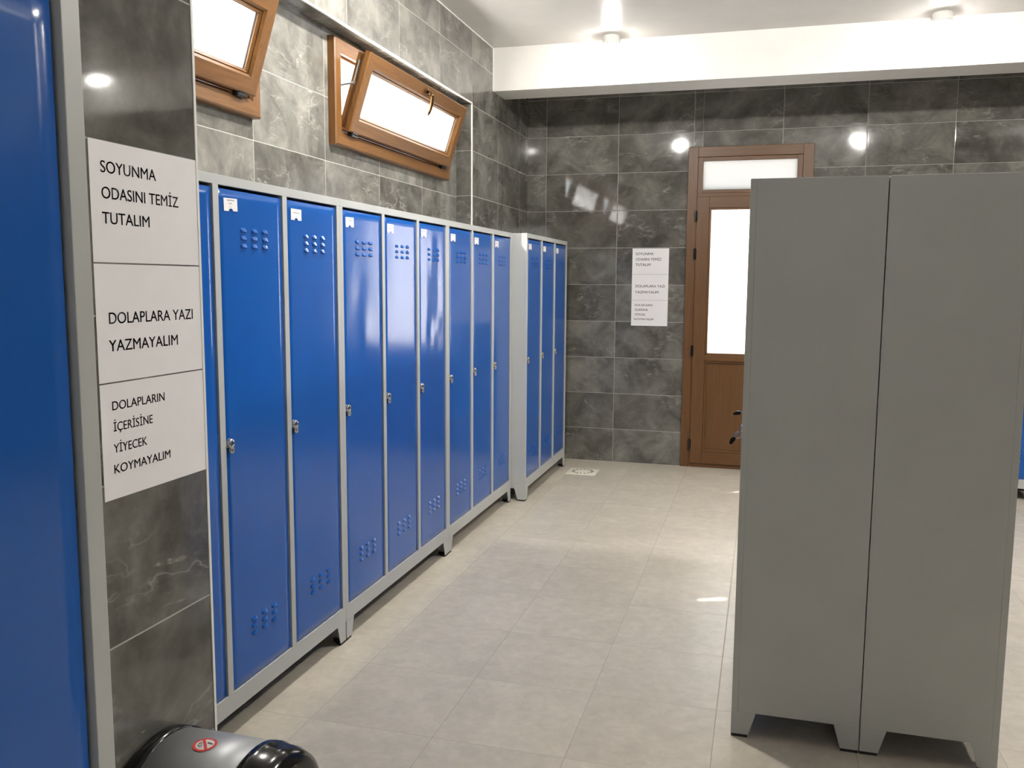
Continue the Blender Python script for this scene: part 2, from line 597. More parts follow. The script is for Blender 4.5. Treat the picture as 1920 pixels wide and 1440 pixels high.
def make_window(name, y0, y1, sy0, sy1, label):
    root = bpy.data.objects.new(name, None)
    COL.objects.link(root)
    root.location = (XW, y0, WZ[0])
    struct(root, label)
    L, H = y1 - y0, WZ[1] - WZ[0]
    f3 = lambda a_, b_, d: (d, a_, b_)
    bm = bmesh.new()
    mitred(bm, 0, L, 0, H, 0.068, -0.03, 0.042, f3, prof=0.006)
    mitred(bm, 0.067, L - 0.067, 0.067, H - 0.067, 0.014, -0.03, 0.012, f3, prof=0.002)
    box(bm, -0.03, -0.006, 0.066, L - 0.066, 0.066, 0.122, 0.002)
    link('window_frame', bm, [M['wood_y'], M['wood_z']], root)
    # sash tilted in about its bottom edge
    ang = math.radians(18.0)
    Rm = Matrix.Translation((0.030, 0, 0.082)) @ Matrix.Rotation(ang, 4, 'Y')
    s3 = lambda a_, b_, d: Rm @ Vector((d, a_, b_))
    sa0, sa1, sh = sy0 - y0, sy1 - y0, 0.392
    bm = bmesh.new()
    mitred(bm, sa0, sa1, 0, sh, 0.074, 0.012, 0.042, s3, prof=0.006)
    mitred(bm, sa0 + 0.073, sa1 - 0.073, 0.073, sh - 0.073, 0.014, 0.004, 0.030, s3, prof=0.005)
    mitred(bm, sa0 + 0.014, sa1 - 0.014, 0.012, sh - 0.014, 0.05, -0.03, 0.0125, s3, prof=0.003)
    sash = link('window_sash', bm, [M['wood_y'], M['wood_z']], root)
    bm = bmesh.new()
    box(bm, 0.004, 0.010, sa0 + 0.07, sa1 - 0.07, 0.07, sh - 0.07, M=Rm)
    link('window_pane', bm, M['frost'], sash, label='frosted glass glowing with daylight')
    bm = bmesh.new()
    mitred(bm, sa0 + 0.086, sa1 - 0.086, 0.086, sh - 0.086, 0.003, 0.009, 0.016, s3)
    link('window_gasket', bm, [M['rubber'], M['rubber']], sash)
    # handle: base rosette across the top bar and a curved lever hanging from it
    yc = (sa0 + sa1) / 2 + 0.04
    bm = bmesh.new()
    box(bm, 0.042, 0.050, yc - 0.034, yc + 0.034, sh - 0.050, sh - 0.022, 0.004, M=Rm)
    tube(bm, [Rm @ Vector((0.048, yc, sh - 0.036)), Rm @ Vector((0.074, yc, sh - 0.036))], 0.009, 12)
    pts = []
    for k in range(9):
        t = k / 8
        pts.append(Rm @ Vector((0.074 + 0.004 * math.sin(t * 3.1), yc + 0.004 + 0.030 * math.sin(t * 2.2), sh - 0.036 - 0.125 * t)))
    tube(bm, pts, 0.0095, 10, taper=[1.2, 1.15, 1.1, 1.05, 1, 0.95, 0.9, 0.85, 0.75])
    link('window_handle', bm, M['bronze'], sash, smooth=True)
    # bottom hinges
    for yy in (sa0 + 0.075, sa1 - 0.085):
        bm = bmesh.new()
        box(bm, 0.038, 0.064, yy - 0.036, yy + 0.036, 0.054, 0.078, 0.006)
        tube(bm, [(0.060, yy - 0.030, 0.074), (0.060, yy + 0.030, 0.074)], 0.009, 10)
        link('window_hinge', bm, M['black'], root)
    # scissor stay between frame and sash
    p_f = Vector((0.02, 0.055, 0.285))
    p_s = Rm @ Vector((-0.012, sa0 + 0.018, sh - 0.16))
    p_k = Rm @ Vector((-0.012, sa0 + 0.012, sh - 0.05))
    bm = bmesh.new()
    tube(bm, [p_f, p_s], 0.006, 8)
    tube(bm, [p_s, p_k], 0.006, 8)
    lathe(bm, [(0.0, -0.006), (0.010, -0.006), (0.010, 0.006), (0.0001, 0.006)], 14, 'y', p_s)
    link('window_stay', bm, M['steel'], root)
    return root


make_window('window_1', W1[0], W1[1], W1[0] + 0.085, W1[1] - 0.082, 'oak framed tilted window partly hidden by the near wall')
make_window('window_2', W2[0], W2[1], W2[0] + 0.085, W2[1] - 0.074, 'oak framed window tilted inwards above the lockers')

w3 = bpy.data.objects.new('fill_window', None)  # added to brighten the grey locker sides
COL.objects.link(w3)
w3.location = (WX0, YF, WB0)
struct(w3, 'oak framed frosted window added behind the viewer as fill light')
bm = bmesh.new()
mitred(bm, -0.03, WX1 - WX0 + 0.03, -0.03, WB1 - WB0 + 0.03, 0.075, -0.03, 0.03, lambda a_, b_, d: (a_, d, b_), prof=0.006)
link('window_frame', bm, [M['wood_y'], M['wood_z']], w3)
bm = bmesh.new()
bm.faces.new([bm.verts.new(p) for p in ((0.03, -0.01, 0.03), (WX1 - WX0 - 0.03, -0.01, 0.03), (WX1 - WX0 - 0.03, -0.01, WB1 - WB0 - 0.03), (0.03, -0.01, WB1 - WB0 - 0.03))])
link('window_pane', bm, M['frost_fill'], w3, label='frosted glass')

# ------------------------------------------------------------------ door in the back wall
door = bpy.data.objects.new('door_1', None)
COL.objects.link(door)
door.location = (1.487, YB, 0)
struct(door, 'brown framed half-glazed door with a transom light')
OX = -1.487


def dz(name, parent, parts, mats, bev=0.003, label=None):
    bm_ = bmesh.new()
    for x0, x1, d0, d1, z0, z1, mi in parts:
        box(bm_, x0 + OX, x1 + OX, -d1, -d0, z0, z1, bev, mi)
    return link(name, bm_, mats, parent, label=label)


DM = [M['door_z'], M['door_x']]
dz('door_frame', door, [
    (1.012, 1.088, -0.05, 0.022, 0, 2.575, 0), (1.882, 1.960, -0.05, 0.022, 0, 2.575, 0),
    (1.088, 1.882, -0.05, 0.022, 2.496, 2.575, 1), (1.088, 1.882, -0.05, 0.022, 2.188, 2.216, 1),
    (1.088, 1.882, -0.05, 0.018, 0.0, 0.034, 1),
    (1.088, 1.128, -0.04, 0.010, 2.216, 2.496, 0), (1.842, 1.882, -0.04, 0.010, 2.216, 2.496, 0),
    (1.128, 1.842, -0.04, 0.010, 2.466, 2.496, 1), (1.128, 1.842, -0.04, 0.010, 2.216, 2.241, 1)], DM)
dz('transom_pane', door, [(1.120, 1.850, -0.02, -0.012, 2.235, 2.472, 0)], M['frost_transom'], 0)
leaf = dz('door_leaf', door, [
    (1.0885, 1.186, -0.04, 0.036, 0.0345, 2.1875, 0), (1.784, 1.8815, -0.04, 0.036, 0.0345, 2.1875, 0),
    (1.186, 1.784, -0.04, 0.036, 2.098, 2.1875, 1), (1.186, 1.784, -0.04, 0.036, 0.880, 0.926, 1), (1.186, 1.784, -0.04, 0.036, 0.0345, 0.130, 1),
    (1.186, 1.203, -0.03, 0.026, 0.926, 2.098, 0), (1.767, 1.784, -0.03, 0.026, 0.926, 2.098, 0),
    (1.203, 1.767, -0.03, 0.026, 2.083, 2.098, 1), (1.203, 1.767, -0.03, 0.026, 0.926, 0.942, 1),
    (1.186, 1.201, -0.03, 0.022, 0.130, 0.880, 0), (1.769, 1.784, -0.03, 0.022, 0.130, 0.880, 0),
    (1.201, 1.769, -0.03, 0.022, 0.864, 0.880, 1), (1.201, 1.769, -0.03, 0.022, 0.130, 0.149, 1)], DM)
dz('door_pane', leaf, [(1.198, 1.772, -0.01, -0.002, 0.937, 2.088, 0)], M['frost_door'], 0, label='frosted glass')
dz('door_panel', leaf, [(1.196, 1.774, -0.02, 0.004, 0.140, 0.872, 0)], M['door_z'], 0.002)
for zc in (2.033, 1.735, 0.958, 0.190):
    bm = bmesh.new()
    tube(bm, [(1.083 + OX, -0.034, zc - 0.044), (1.083 + OX, -0.034, zc + 0.044)], 0.010, 12)
    box(bm, 1.074 + OX, 1.098 + OX, -0.036, -0.020, zc - 0.040, zc + 0.040, 0.002)
    link('door_hinge', bm, M['black'], door)
bm = bmesh.new()
box(bm, 1.815 + OX, 1.845 + OX, -0.044, -0.035, 0.98, 1.20, 0.004)
tube(bm, [(1.83 + OX, -0.042, 1.10), (1.83 + OX, -0.085, 1.10), (1.80 + OX, -0.090, 1.10), (1.71 + OX, -0.088, 1.098)], 0.009, 12)
link('door_handle', bm, M['bronze'], leaf, smooth=True)

# ------------------------------------------------------------------ lockers
LW, LH, LD = 1.2442, 1.829, 0.40
ZF, ZD0, ZD1 = 0.087, 0.152, 1.799
ST, MID = 0.026, 0.030
DW = (LW - 2 * ST - 2 * MID) / 3


def text_mesh(txt, cap=0.02, width=None, offset=0.0):
    """bmesh with the text laid out in x (right) / y (up), left-baseline at 0,0"""
    cu = bpy.data.curves.new('t', 'FONT')
    cu.body = txt
    cu.size = 1.0
    cu.offset = offset
    ob = bpy.data.objects.new('t', cu)
    COL.objects.link(ob)
    dg = bpy.context.evaluated_depsgraph_get()
    me = bpy.data.meshes.new_from_object(ob.evaluated_get(dg))
    bm_ = bmesh.new()
    bm_.from_mesh(me)
    bpy.data.objects.remove(ob)
    bpy.data.curves.remove(cu)
    bpy.data.meshes.remove(me)
    xs = [v.co.x for v in bm_.verts]
    x0, x1 = min(xs), max(xs)
    capf = 0.727                        # cap height of the built-in face, per unit size
    sy = cap / capf
    sx = sy if width is None else width / (x1 - x0)
    for v in bm_.verts:
        v.co = Vector(((v.co.x - x0) * sx, v.co.y * sy, 0))
    return bm_


def add_text(bm, txt, cap, width, M4, mi=0, offset=0.0):
    t = text_mesh(txt, cap, width)
    for k in ((0,) if not offset else (-1, 0, 1)):        # stroke weight
        vm = {v: bm.verts.new(M4 @ (v.co + Vector((k * offset, k * offset * 0.5, abs(k) * 0.00004)))) for v in t.verts}
        for f in t.faces:
            nf = bm.faces.new([vm[v] for v in f.verts])
            nf.material_index = mi
    t.free()


def louver(bm, x, yc, zc, w=0.035, h=0.016, out=0.0075):
    """pressed hood, open below"""
    n = 6
    top, lip, und = [], [], []
    for k in range(n + 1):
        t = k / n
        y = yc - w / 2 + w * t
        s = math.sin(math.pi * min(1, max(0, 0.08 + 0.84 * t))) ** 0.45
        top.append(bm.verts.new((x, y, zc + h * 0.5 * (0.35 + 0.65 * s))))
        lip.append(bm.verts.new((x + out * s * (0 if k in (0, n) else 1), y, zc - h * 0.28)))
        und.append(bm.verts.new((x - 0.0005, y, zc - h * 0.5)))
    for k in range(n):
        bm.faces.new((top[k], lip[k], lip[k + 1], top[k + 1]))
        bm.faces.new((lip[k], und[k], und[k + 1], lip[k + 1]))


def door_mesh(y0, y1, z0, z1, seed, dents=()):
    bm = bmesh.new()
    ny, nz = 14, 56
    ci = 0.0022
    X = -0.0050

    def wob(y, z):
        n = mnoise.noise(Vector((y * 3.1 + seed * 7.3, z * 1.7, seed))) * 0.0011
        n += mnoise.noise(Vector((y * 9 + seed, z * 5, seed * 3.0))) * 0.00022
        ed = min(1.0, min(y - y0, y1 - y) / 0.06, min(z - z0, z1 - z) / 0.10)
        for (dy, dz_, ry, rz_, am) in dents:
            q = ((y - y0 - dy) / ry) ** 2 + ((z - dz_) / rz_) ** 2
            n += am * math.exp(-q)
        return n * max(0.0, ed)
    V = []
    for i in range(ny + 1):
        row = []
        for j in range(nz + 1):
            y = y0 + ci + (y1 - y0 - 2 * ci) * i / ny
            z = z0 + ci + (z1 - z0 - 2 * ci) * j / nz
            row.append(bm.verts.new((X + wob(y, z), y, z)))
        V.append(row)
    for i in range(ny):
        for j in range(nz):
            f = bm.faces.new((V[i][j], V[i + 1][j], V[i + 1][j + 1], V[i][j + 1]))
            f.smooth = True
    # rolled edge and flange going back
    per = [V[i][0] for i in range(ny + 1)] + [V[ny][j] for j in range(1, nz + 1)] + [V[i][nz] for i in range(ny - 1, -1, -1)] + [V[0][j] for j in range(nz - 1, 0, -1)]
    cy, cz = (y0 + y1) / 2, (z0 + z1) / 2
    prev = per
    for dx, grow in ((-0.0022, 0.0022), (-0.018, 0.0022)):
        ring = []
        for v in per:
            y, z = v.co.y, v.co.z
            if abs(y - (y0 + ci)) < 1e-5:
                y = y0 + ci - grow
            if abs(y - (y1 - ci)) < 1e-5:
                y = y1 - ci + grow
            if abs(z - (z0 + ci)) < 1e-5:
                z = z0 + ci - grow
            if abs(z - (z1 - ci)) < 1e-5:
                z = z1 - ci + grow
            ring.append(bm.verts.new((X + dx, y, z)))
        for k in range(len(per)):
            bm.faces.new((prev[k], ring[k], ring[(k + 1) % len(per)], prev[(k + 1) % len(per)]))
        prev = ring
    bm.faces.new(prev)
    return bm


def make_lock():
    bm = bmesh.new()
    # local: y across, z up, x out of the door; round chrome plate, domed knob, eyelet tab below
    lathe(bm, [(0.0001, 0.0), (0.0165, 0.0), (0.0175, 0.002), (0.0165, 0.004), (0.0001, 0.004)], 24, 'x', (0, 0, 0.010))
    lathe(bm, [(0.0165, 0.003), (0.0170, 0.008), (0.0155, 0.0125), (0.0110, 0.0152), (0.0001, 0.0165)], 24, 'x', (0, 0, 0.010))
    # eyelet tab with a hole
    n = 18
    ro, ri, xc = 0.0110, 0.0050, 0.0125
    for x0, x1 in ((0.003, 0.0140),):
        O0, O1, I0, I1 = [], [], [], []
        for k in range(n):
            t = 2 * math.pi * k / n
            O0.append(bm.verts.new((x0, ro * math.cos(t), -0.011 + ro * math.sin(t))))
            O1.append(bm.verts.new((x1, ro * math.cos(t), -0.011 + ro * math.sin(t))))
            I0.append(bm.verts.new((x0, ri * math.cos(t), -0.011 + ri * math.sin(t))))
            I1.append(bm.verts.new((x1, ri * math.cos(t), -0.011 + ri * math.sin(t))))
        fs = []
        for k in range(n):
            j = (k + 1) % n
            fs += [bm.faces.new((O0[k], O0[j], O1[j], O1[k])), bm.faces.new((I0[k], I1[k], I1[j], I0[j])),
                   bm.faces.new((O1[k], O1[j], I1[j], I1[k])), bm.faces.new((O0[k], I0[k], I0[j], O0[j]))]
        # dark recess inside the eyelet
        f = bm.faces.new([bm.verts.new((0.006, v.co.y, v.co.z)) for v in I1])
        f.material_index = 1
        bmesh.ops.recalc_face_normals(bm, faces=fs)
    # key slot on the knob
    box(bm, 0.0150, 0.0168, -0.0012, 0.0012, 0.007, 0.015, 0, 1)
    me = bpy.data.meshes.new('lock')
    bm.normal_update()
    bm.to_mesh(me)
    bm.free()
    me.materials.append(M['chrome'])
    me.materials.append(M['black'])
    for p in me.polygons:
        p.use_smooth = len(p.vertices) == 4 and p.material_index == 0
    return me


LOCK_ME = make_lock()


def make_vent():
    bm = bmesh.new()
    for i in range(3):
        for j in range(3):
            louver(bm, 0, (i - 1) * 0.0635, (j - 1) * 0.0255)
    bm.normal_update()
    me = bpy.data.meshes.new('vent')
    bm.to_mesh(me)
    bm.free()
    me.materials.append(M['blue'])
    return me


VENT_ME = make_vent()


def make_card(lines, number, rot=0.0):
    bm = bmesh.new()
    w, h, nw, nh = 0.074, 0.040, 0.0085, 0.0075
    R_ = Matrix.Rotation(rot, 4, 'X')
    pts = [(0, 0), (w / 2 - nw * 1.25, 0), (w / 2 - nw * 1.25, nh * 0.55), (w / 2 - nw * 0.7, nh), (w / 2 + nw * 0.7, nh), (w / 2 + nw * 1.25, nh * 0.55), (w / 2 + nw * 1.25, 0), (w, 0), (w, -0.0 + h), (0, h)]
    fs = prism(bm, pts, 'x', 0.0002, 0.0009, 0)
    X = 0.00105
    for k, (a_, b_, zc, hh) in enumerate(lines):       # blurred, unreadable print
        n = max(3, int((b_ - a_) / 0.0042))
        for i in range(n):
            ya = a_ + (b_ - a_) * i / n
            yb = ya + (b_ - a_) / n * 0.72
            q = hh * (0.75 + 0.25 * ((i * 7 + k * 3) % 3) / 2)
            f = bm.faces.new([bm.verts.new(p) for p in ((X, ya, zc - q / 2), (X, yb, zc - q / 2), (X, yb, zc + q / 2), (X, ya, zc + q / 2))])
            f.material_index = 1
    if number:
        M4 = Matrix(((0, 0, 1, X), (1, 0, 0, w / 2 - 0.0028 * len(number)), (0, 1, 0, 0.0095), (0, 0, 0, 1)))
        add_text(bm, number, 0.0072, None, M4, 1)
    for v in bm.verts:
        v.co = R_ @ v.co
    me = bpy.data.meshes.new('name_card')
    bm.normal_update()
    bm.to_mesh(me)
    bm.free()
    me.materials.append(M['paper'])
    me.materials.append(M['greyink'])
    return me


L1 = (0.018, 0.058, 0.0335, 0.005)
L2 = (0.026, 0.046, 0.0235, 0.004)
CARDS = {
    (1, 0): ([L1, L2], ''), (1, 1): ([L1, L2], '13'), (1, 2): ([(0.016, 0.060, 0.026, 0.004)], '3'),
    (2, 0): ([(0.028, 0.060, 0.034, 0.004), (0.026, 0.058, 0.026, 0.004)], '1'), (2, 1): ([(0.010, 0.062, 0.032, 0.003), (0.006, 0.058, 0.020, 0.004)], '1'), (2, 2): ([(0.004, 0.060, 0.030, 0.005)], '2'),
    (3, 0): ([(0.012, 0.060, 0.031, 0.005)], '1'), (3, 1): ([(0.012, 0.060, 0.031, 0.004)], ''), (3, 2): ([(0.012, 0.060, 0.026, 0.004)], ''),
    (4, 0): ([(0.016, 0.056, 0.030, 0.005)], '1'), (4, 1): ([(0.016, 0.056, 0.030, 0.006)], ''), (4, 2): ([(0.016, 0.056, 0.028, 0.003)], ''),
}


def make_locker(idx, loc, rz, label, group, dents=None, cards=True, depth=LD, height=LH):
    root = thing('locker', label, 'locker', loc, rz, group)
    t = 0.0015
    # carcass: sheet metal shell open at the front, with partitions and hat shelves
    bm = bmesh.new()
    xb, xf = -depth, -0.0200
    box(bm, xb, xf, 0.0, 0.012, ZF, height, 0.0014)
    box(bm, xb, xf, LW - 0.012, LW, ZF, height, 0.0014)
    box(bm, xb, xb + 0.004, 0.012, LW - 0.012, ZF, height - 0.012)
    box(bm, xb, xf, 0.012, LW - 0.012, height - 0.012, height - 0.0005)
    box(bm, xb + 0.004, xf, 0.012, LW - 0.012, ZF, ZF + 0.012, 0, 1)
    for k in (1, 2):
        yc = ST + k * DW + (k - 0.5) * MID
        box(bm, xb + 0.004, xf, yc - 0.003, yc + 0.003, ZF + 0.012, height - 0.012)
    link('body', bm, [M['grey'], M['underside_shade']], root)
    # front frame
    bm = bmesh.new()
    fb = 0.0012
    box(bm, -0.020, 0, 0, LW, ZD1, height, fb)
    box(bm, -0.020, 0, 0, LW, ZF, ZD0, fb)
    box(bm, -0.020, 0, 0, ST, ZD0, ZD1, fb)
    box(bm, -0.020, 0, LW - ST, LW, ZD0, ZD1, fb)
    for k in (1, 2):
        yc = ST + k * DW + (k - 0.5) * MID
        box(bm, -0.020, 0.0, yc - MID / 2, yc + MID / 2, ZD0, ZD1, fb)
    link('frame', bm, M['grey'], root)
    # feet: folded corner plates on black pads
    for sx, x0 in ((-1, 0.0), (1, -depth)):
        for sy, y0 in ((1, 0.0), (-1, LW)):
            bm = bmesh.new()
            e = 0.010
            prism(bm, [(y0, ZF), (y0 + sy * 0.075, ZF), (y0 + sy * 0.050, e), (y0, e)], 'x', x0, x0 + sx * 0.003)
            prism(bm, [(x0, ZF), (x0 + sx * 0.078, ZF), (x0 + sx * 0.056, e), (x0, e)], 'y', y0 + sy * 0.0001, y0 + sy * 0.003)
            leg = link('leg', bm, M['grey'], root)
            bm = bmesh.new()
            prism(bm, [(x0 + sx * 0.001, y0 + sy * 0.001), (x0 + sx * 0.054, y0 + sy * 0.001), (x0 + sx * 0.054, y0 + sy * 0.012), (x0 + sx * 0.012, y0 + sy * 0.048), (x0 + sx * 0.001, y0 + sy * 0.048)], 'z', 0.0, 0.012)
            link('foot_pad', bm, M['rubber'], leg)
    gaps = 0.0035
    gapr = 0.0075 if idx == 5 else 0.0032
    for k in range(3):
        y0 = ST + k * (DW + MID)
        d = link('door', door_mesh(y0 + gaps, y0 + DW - gapr, ZD0 + 0.001, ZD1 - 0.009, idx * 3 + k, (dents or {}).get(k, ())), M['blue'], root)
        for zc in (1.641, 0.331):
            v = bpy.data.objects.new('vent', VENT_ME)
            COL.objects.link(v)
            v.parent = d
            v.location = (-0.0047, y0 + DW / 2 + 0.013, zc)
        lk = bpy.data.objects.new('lock', LOCK_ME)
        COL.objects.link(lk)
        lk.parent = d
        lk.location = (-0.0050, y0 + 0.021, 0.973)
        lk['label'] = 'round chrome lock with an eyelet'
        if cards and (idx, k) in CARDS:
            c = bpy.data.objects.new('name_card', make_card(*CARDS[(idx, k)], rot=[0.01, -0.02, 0.03, 0.0][(idx + k) % 4]))
            COL.objects.link(c)
            c.parent = d
            c.location = (-0.0040, y0 + 0.032, 1.7215)
            c['label'] = 'small white name card with a notch'
    return root


S1 = 3.2226
D5 = {2: [(0.10, 1.46, 0.05, 0.22, 0.0030), (0.26, 1.40, 0.05, 0.30, -0.0028), (0.16, 1.26, 0.035, 0.07, -0.0035), (0.27, 1.28, 0.03, 0.05, 0.003), (0.18, 1.62, 0.04, 0.14, 0.0028)],
      1: [(0.12, 1.70, 0.10, 0.20, 0.0016)]}
D4 = {0: [(0.20, 1.30, 0.05, 0.12, 0.002), (0.15, 1.45, 0.06, 0.10, -0.0015)]}
G1 = 'blue door lockers under the windows'
make_locker(1, (0, S1 - LW, 0), 0, 'grey steel locker with three blue doors, half hidden behind the wall with notices', G1)
dd = dict(D5)
dd.update(D4)
make_locker(2, (0, S1, 0), 0, 'grey steel locker with blue doors under the open window, middle of its run of three', G1, dents=dd)
make_locker(3, (0, S1 + LW, 0), 0, 'grey steel locker with blue doors, last of its run before the one standing forward', G1)
make_locker(4, (0.098, 5.735, 0), 0, 'blue door locker standing forward of the others, against the tiled end wall', None)
make_locker(5, (0.93, 0.803 - LW, 0), 0, 'close blue door locker with grey frame beside the paper notices', None, dents={2: [(0.32, 1.70, 0.05, 0.06, -0.003)]}, cards=False)
make_locker(6, (1.581, 2.889 + LW, 0), math.pi, 'grey locker seen from its plain side, keys hanging from its hidden front', 'back to back grey lockers')
make_locker(7, (2.384, 2.889, 0), 0, 'grey locker seen from its plain side, backing onto the one that has keys', 'back to back grey lockers')
make_locker(8, (3.525 - LW, 6.79, 0), -math.pi / 2, 'distant blue door locker peeking out behind the plain grey locker sides', None, depth=0.40)


# ------------------------------------------------------------------ keys on the hidden fronts
def make_key(name, loc, rot, label):
    bm = bmesh.new()
    # black grip
    n = 16
    prof = []
    for k in range(n):
        t = 2 * math.pi * k / n
        prof.append((0.009 * math.cos(t) * (1.0 if math.sin(t) > 0 else 0.8), 0.017 * math.sin(t) - 0.030))
    prism(bm, prof, 'y', -0.0028, 0.0028, 0)
    bmesh.ops.bevel(bm, geom=[e for e in bm.edges], offset=0.001, segments=1, affect='EDGES')
    root = link(name, bm, M['black'])
    bm = bmesh.new()
    box(bm, -0.0038, 0.0038, -0.001, 0.001, -0.014, 0.010, 0.0003)
    for i in range(3):
        box(bm, 0.0038, 0.0052, -0.001, 0.001, -0.006 + i * 0.005, -0.003 + i * 0.005)
    link('blade', bm, M['steel'], root)
    root.location = loc
    root.rotation_euler = rot
    return tag(root, label, 'key')


KY, KZ = 2.889 + LW - ST - (DW + MID) * 2 - 0.021, 0.973
# local door order runs from far to near on the turned locker: the near door is the third one
ring_t = bmesh.new()
seg, R0, r_ = 20, 0.012, 0.0016
rings = []
for i in range(seg):
    a_ = 2 * math.pi * i / seg
    c_ = Vector((R0 * math.cos(a_), 0, R0 * math.sin(a_)))
    rings.append([ring_t.verts.new(c_ + Vector((math.cos(a_) * math.cos(b_), math.sin(b_), math.sin(a_) * math.cos(b_))) * r_) for b_ in [2 * math.pi * j / 6 for j in range(6)]])
for i in range(seg):
    for j in range(6):
        ring_t.faces.new((rings[i][j], rings[(i + 1) % seg][j], rings[(i + 1) % seg][(j + 1) % 6], rings[i][(j + 1) % 6]))
kr = link('key_ring', ring_t, M['chrome'], smooth=True)
kr.location = (1.560, KY, KZ - 0.018)
tag(kr, 'small chrome ring through the lock eyelet of the grey locker', 'key ring')
make_key('key', (1.557, KY, KZ - 0.012), (0, math.radians(30), 0), 'black gripped key dangling below the chrome ring on the grey locker')
KY2 = 2.889 + LW - ST - (DW + MID) - 0.021
make_key('key', (1.574, KY2, KZ + 0.012), (0, math.radians(75), 0), 'black gripped key sticking out of the lock above and behind the dangling one')


# ------------------------------------------------------------------ paper notices
TXT = [
    [('SOYUNMA', 0.027, 0.145, 0.054, 0.0213), ('ODASINI TEMİZ', 0.027, 0.209, 0.0985, 0.0213), ('TUTALIM', 0.026, 0.123, 0.142, 0.0213)],
    [('DOLAPLARA YAZI', 0.031, 0.238, 0.1055, 0.0212), ('YAZMAYALIM', 0.028, 0.191, 0.1545, 0.0212)],
    [('DOLAPLARIN', 0.029, 0.143, 0.048, 0.0168), ('İÇERİSİNE', 0.030, 0.105, 0.0865, 0.0168), ('YİYECEK', 0.028, 0.089, 0.1255, 0.0168), ('KOYMAYALIM', 0.027, 0.156, 0.163, 0.0168)],
]
PW, PH = 0.297, 0.2095


def notice(i, M4, label, group):
    bm = bmesh.new()
    n = 10
    box(bm, 0, PW, -PH, 0, 0.0003, 0.0010)
    o = link('paper_notice', bm, M['paper'])
    o.matrix_world = M4
    bm = bmesh.new()
    for txt, x, w, y, cap in TXT[i]:
        add_text(bm, txt, cap, w, Matrix.Translation((x, -y, 0.00125)), 0, 0.00030)
    link('printed_text', bm, M['ink'], o)
    return tag(o, label, 'notice', group)


WHERE = ('top', 'middle', 'bottom')
WORDS = ('asking to keep the changing room clean', 'asking not to write on lockers', 'asking not to keep food in lockers')
for i in range(3):
    z = 1.7445 - i * 0.2122
    M4 = Matrix(((0, 0, 1, XN), (1, 0, 0, 1.2730), (0, 1, 0, z), (0, 0, 0, 1)))
    notice(i, M4, 'large nearby paper notice, %s of three, %s' % (WHERE[i], WORDS[i]), 'notices on the near wall')
    z = 1.783 - i * 0.2108
    M4 = Matrix(((1, 0, 0, 0.5795), (0, 0, -1, YB), (0, 1, 0, z), (0, 0, 0, 1)))
    notice(i, M4, 'small notice by the brown door, %s of three, %s' % (WHERE[i], WORDS[i]), 'notices on the end wall')

# ------------------------------------------------------------------ floor drain
dr = thing('floor_drain', 'square cream floor drain with a ring of dark slots in the far corner', 'drain', (0.290, 6.790, 0))
bm = bmesh.new()
box(bm, -0.116, 0.116, -0.110, 0.110, -0.001, 0.005, 0.002)
lathe(bm, [(0.098, 0.004), (0.096, 0.0075), (0.088, 0.0062), (0.064, 0.0062), (0.058, 0.009), (0.02, 0.010), (0.0001, 0.010)], 40, 'z')
link('drain_plate', bm, M['cream'], dr)
bm = bmesh.new()
for k in range(16):
    R_ = Matrix.Rotation(2 * math.pi * k / 16, 4, 'Z')
    box(bm, 0.067, 0.087, -0.0075, 0.0075, 0.0058, 0.0072, 0, M=R_)
link('drain_slots', bm, M['slot_shade'], dr)  # dark pieces on the plate stand for shaded openings

# ------------------------------------------------------------------ swing lid bin beside the near wall
BX0, BX1, BYC, BR, BZC = 0.530, 0.816, 1.365, 0.160, 0.470
bn = thing('waste_bin', 'black waste bin with a domed silver lid against the wall with notices', 'bin', ((BX0 + BX1) / 2, BYC, 0))
bx0, bx1 = BX0 - (BX0 + BX1) / 2, BX1 - (BX0 + BX1) / 2
bm = bmesh.new()
rings = []
for z, s in ((0.0, 0.86), (0.012, 0.88), (0.44, 0.985), (0.47, 1.0)):
    ring = []
    hx, hy, rc = (bx1 - bx0) / 2 * s, BR * s, 0.03
    for cx_, cy_, a0 in ((hx - rc, hy - rc, 0), (-hx + rc, hy - rc, 90), (-hx + rc, -hy + rc, 180), (hx - rc, -hy + rc, 270)):
        for k in range(6):
            a_ = math.radians(a0 + 18 * k)
            ring.append(bm.verts.new((cx_ + rc * math.cos(a_), cy_ + rc * math.sin(a_), z)))
    rings.append(ring)
for i in range(len(rings) - 1):
    n = len(rings[i])
    for k in range(n):
        bm.faces.new((rings[i][k], rings[i][(k + 1) % n], rings[i + 1][(k + 1) % n], rings[i + 1][k]))
bm.faces.new(rings[0][::-1])
bm.faces.new(rings[-1])
link('bin_body', bm, M['binblack'], bn)


def half_barrel(bm, prof, n=40):
    """prof: (x, radius) rows of a half barrel about the x axis at height BZC"""
    rows = []
    for x, r in prof:
        rows.append([bm.verts.new((x, r * math.cos(math.pi * k / n), BZC + r * math.sin(math.pi * k / n))) for k in range(n + 1)])
    fs = []
    for i in range(len(rows) - 1):
        for k in range(n):
            fs.append(bm.faces.new((rows[i][k], rows[i][k + 1], rows[i + 1][k + 1], rows[i + 1][k])))
    fs.append(bm.faces.new(rows[0]))
    fs.append(bm.faces.new(rows[-1]))
    fs.append(bm.faces.new([r[0] for r in rows] + [r[-1] for r in rows][::-1]))
    bmesh.ops.recalc_face_normals(bm, faces=fs)
    for f in fs:
        f.smooth = len(f.verts) == 4


